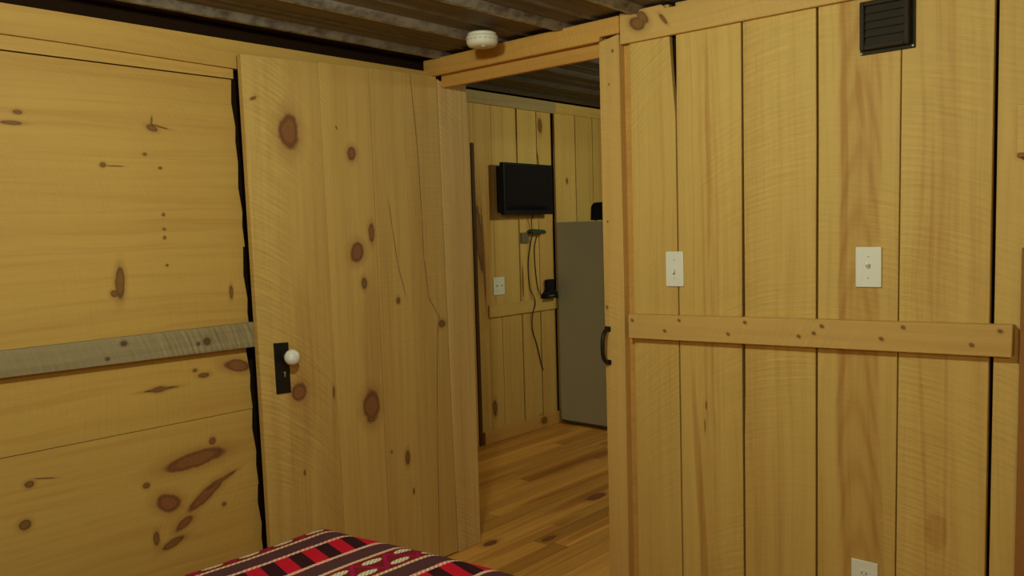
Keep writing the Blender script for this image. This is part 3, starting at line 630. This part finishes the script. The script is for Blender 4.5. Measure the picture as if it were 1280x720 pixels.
# two black cables hanging below it
def cable(pts, r, label):
    P = [Vector(p) for p in pts]; out = []
    for i in range(len(P)-1):
        a, b, c, d = P[max(i-1, 0)], P[i], P[i+1], P[min(i+2, len(P)-1)]
        for k in range(8):
            t = k/8; out.append(0.5*((2*b) + (c-a)*t + (2*a-5*b+4*c-d)*t*t + (3*b-a-3*c+d)*t**3))
    out.append(P[-1]); mb = MB(); mb.tube(out, r, 8)
    mb.build('cable', cable_black, base=pts[-1], label=label, category='cable', group='cables below the television')
cx_ = HX+0.006
cable([(-3.65, 4.372, 1.478), (-3.672, 4.380, 1.45), (cx_+0.008, 4.395, 1.41), (cx_+0.008, 4.400, 1.3865)], 0.003, 'short black cable from the television down to the green adapter')
cable([(cx_+0.006, 4.405, 1.346), (cx_, 4.385, 1.27), (cx_, 4.36, 1.15), (cx_, 4.37, 0.99), (cx_+0.012, 4.40, 0.915), (HX+0.022, 4.40, 0.86), (cx_+0.008, 4.38, 0.80), (cx_, 4.385, 0.70), (cx_, 4.43, 0.58), (cx_, 4.47, 0.45), (cx_, 4.49, 0.40)], 0.0035, 'long black cable hanging from the green adapter past the hall rail')
cable([(cx_, 4.46, 1.338), (cx_, 4.43, 1.25), (cx_, 4.435, 1.10), (cx_, 4.455, 0.98), (cx_+0.012, 4.478, 0.912)], 0.003, 'thin black cable hanging down to the black dock on the hall rail')

# small green adapter on the wires
ad = thing('cable_adapter', (HX, 4.42, 1.37), label='small dark green adapter on the wall below the television', category='adapter')
mb = MB(); mb.prism([(4.355, 1.366), (4.375, 1.352), (4.44, 1.356), (4.49, 1.347), (4.515, 1.360), (4.495, 1.376), (4.43, 1.380), (4.38, 1.384)], 'x', HX+0.001, HX+0.05, 0.5); mb.bevel(0.003, 2); mb.build('body', green_plastic, parent=ad)
mb = MB(); mb.box(HX+0.001, HX+0.012, 4.29, 4.37, 1.29, 1.362, 0.5); mb.bevel(0.003, 2); mb.build('adapter_shadow', slot_shadow_grey, parent=ad, label='grey block standing in for the shadow below the adapter')  # grey block shaped in place of the adapter's shadow on the wall

# small black dock on the hall rail
dk = thing('charging_dock', (HX+0.02, 4.55, 0.9005), label='small black charging dock sitting on the hall rail beside the fridge', category='dock')
mb = MB(); mb.prism([(4.49, 0.901), (4.615, 0.901), (4.612, 0.945), (4.58, 0.962), (4.535, 0.960), (4.495, 0.930)], 'x', HX+0.001, HX+0.055, 0.5); mb.bevel(0.004, 2); mb.build('base', tv_black, parent=dk)
mb = MB(); mb.box(HX+0.008, HX+0.04, 4.525, 4.602, 0.950, 1.032, 0.5); mb.bevel(0.008, 3); mb.build('handset', tv_black, parent=dk)
mb = MB(); mb.box(HX+0.0545, HX+0.0565, 4.515, 4.575, 0.915, 0.925, 0.5); mb.build('status_strip', plain('grey label plastic', (0.10, 0.10, 0.09), 0.5), parent=dk)

# hall switch
oy0, oy1, oz0, oz1 = 4.005, 4.113, 0.960, 1.076
sw = thing('hall_switch', (HX, 4.06, 1.02), label='ivory double switch plate on the hall wall seen through the doorway', category='light switch')
mb = MB(); mb.prism([(oy0, oz0), (oy1, oz0), (oy1, oz1), (oy0, oz1)], 'x', HX+0.0005, HX+0.0065, 0.5); mb.bevel(0.002, 3); pl = mb.build('cover_plate', ivory, parent=sw)
for yy in (4.036, 4.082):
    mb = MB(); z = 1.018; mb.prism([(HX+0.006, z-0.006), (HX+0.006, z+0.006), (HX+0.019, z+0.014), (HX+0.021, z+0.008)], 'y', yy-0.0045, yy+0.0045, 0.5); mb.build('toggle', ivory, parent=sw)
    for s in (-1, 1):
        mb = MB(); mb.lathe([(0, 0.0012), (0.0028, 0), (0, 0)], (HX+0.0065, yy, z+0.03*s), 'x', 12); mb.build('screw', screw_metal, parent=pl)

# fridge standing side-on
FX0, FX1, FY0, FY1, FZ = -3.664, -2.98, 4.640, 5.240, 1.427
fr_ = thing('fridge', ((FX0+FX1)/2, (FY0+FY1)/2, 0), label='grey-white fridge standing side-on against the hall wall', category='fridge')
mb = MB(); mb.box(FX0, FX1-0.065, FY0, FY1, 0.028, FZ, 0.5); mb.bevel(0.006, 3); body = mb.build('cabinet', fridge_paint, parent=fr_)
mb = MB(); mb.box(FX1-0.0645, FX1-0.052, FY0+0.012, FY1-0.012, 0.10, FZ-0.008, 0.5); mb.build('door_gasket', gasket, parent=fr_)
for z0, z1 in ((0.09, 0.985), (0.992, FZ)):
    mb = MB(); mb.box(FX1-0.0515, FX1, FY0+0.002, FY1-0.002, z0, z1, 0.5); mb.bevel(0.010, 3); dr = mb.build('fridge_door', fridge_paint, parent=fr_)
    hz = z1-0.30 if z0 < 0.5 else z0+0.03
    mb = MB(); mb.tube([(FX1-0.002, FY0+0.05, hz), (FX1+0.03, FY0+0.05, hz+0.02), (FX1+0.03, FY0+0.05, hz+0.22), (FX1-0.002, FY0+0.05, hz+0.24)], 0.009, 10); mb.build('door_handle', fridge_paint, parent=dr)
mb = MB(); mb.box(FX0+0.02, FX1-0.08, FY0+0.02, FY1-0.02, 0.012, 0.0285, 0.5); mb.build('toe_kick', gasket, parent=fr_)
for lx in (FX0+0.05, FX1-0.12):
    for ly in (FY0+0.05, FY1-0.05):
        mb = MB(); mb.lathe([(0, 0), (0.016, 0), (0.016, 0.012), (0, 0.013)], (lx, ly, 0), 'z', 16); mb.build('foot', gasket, parent=fr_)

# small black appliance on the fridge
ap = thing('small_appliance', (-3.255, 4.76, FZ), label='small black appliance with rounded top on the fridge', category='appliance')
mb = MB(); ax0, ax1, az0, az1 = -3.390, -3.12, FZ+0.006, FZ+0.125
mb.prism([(ax0, az0), (ax1, az0), (ax1, az1-0.02), (ax1-0.02, az1), (ax0+0.045, az1), (ax0+0.02, az1-0.008), (ax0+0.006, az1-0.03)], 'y', 4.665, 4.85, 0.5); mb.bevel(0.005, 2); mb.build('shell', tv_black, parent=ap)
mb = MB(); mb.box(ax0+0.06, ax1-0.05, 4.72, 4.745, az1-0.001, az1+0.0015, 0.5); mb.build('slot', slot_dark, parent=ap)
mb = MB(); mb.box(ax0+0.125, ax0+0.150, 4.652, 4.666, az0+0.015, az0+0.035, 0.5); mb.bevel(0.002); mb.build('lever', screw_metal, parent=ap, label='pale metal lever')
for lx in (ax0+0.03, ax1-0.03):
    for ly in (4.69, 4.825):
        mb = MB(); mb.lathe([(0, 0), (0.008, 0), (0.008, 0.0065), (0, 0.0065)], (lx, ly, FZ), 'z', 10); mb.build('foot', cable_black, parent=ap)

for o in bpy.data.objects:
    if '_base' in o: del o['_base']
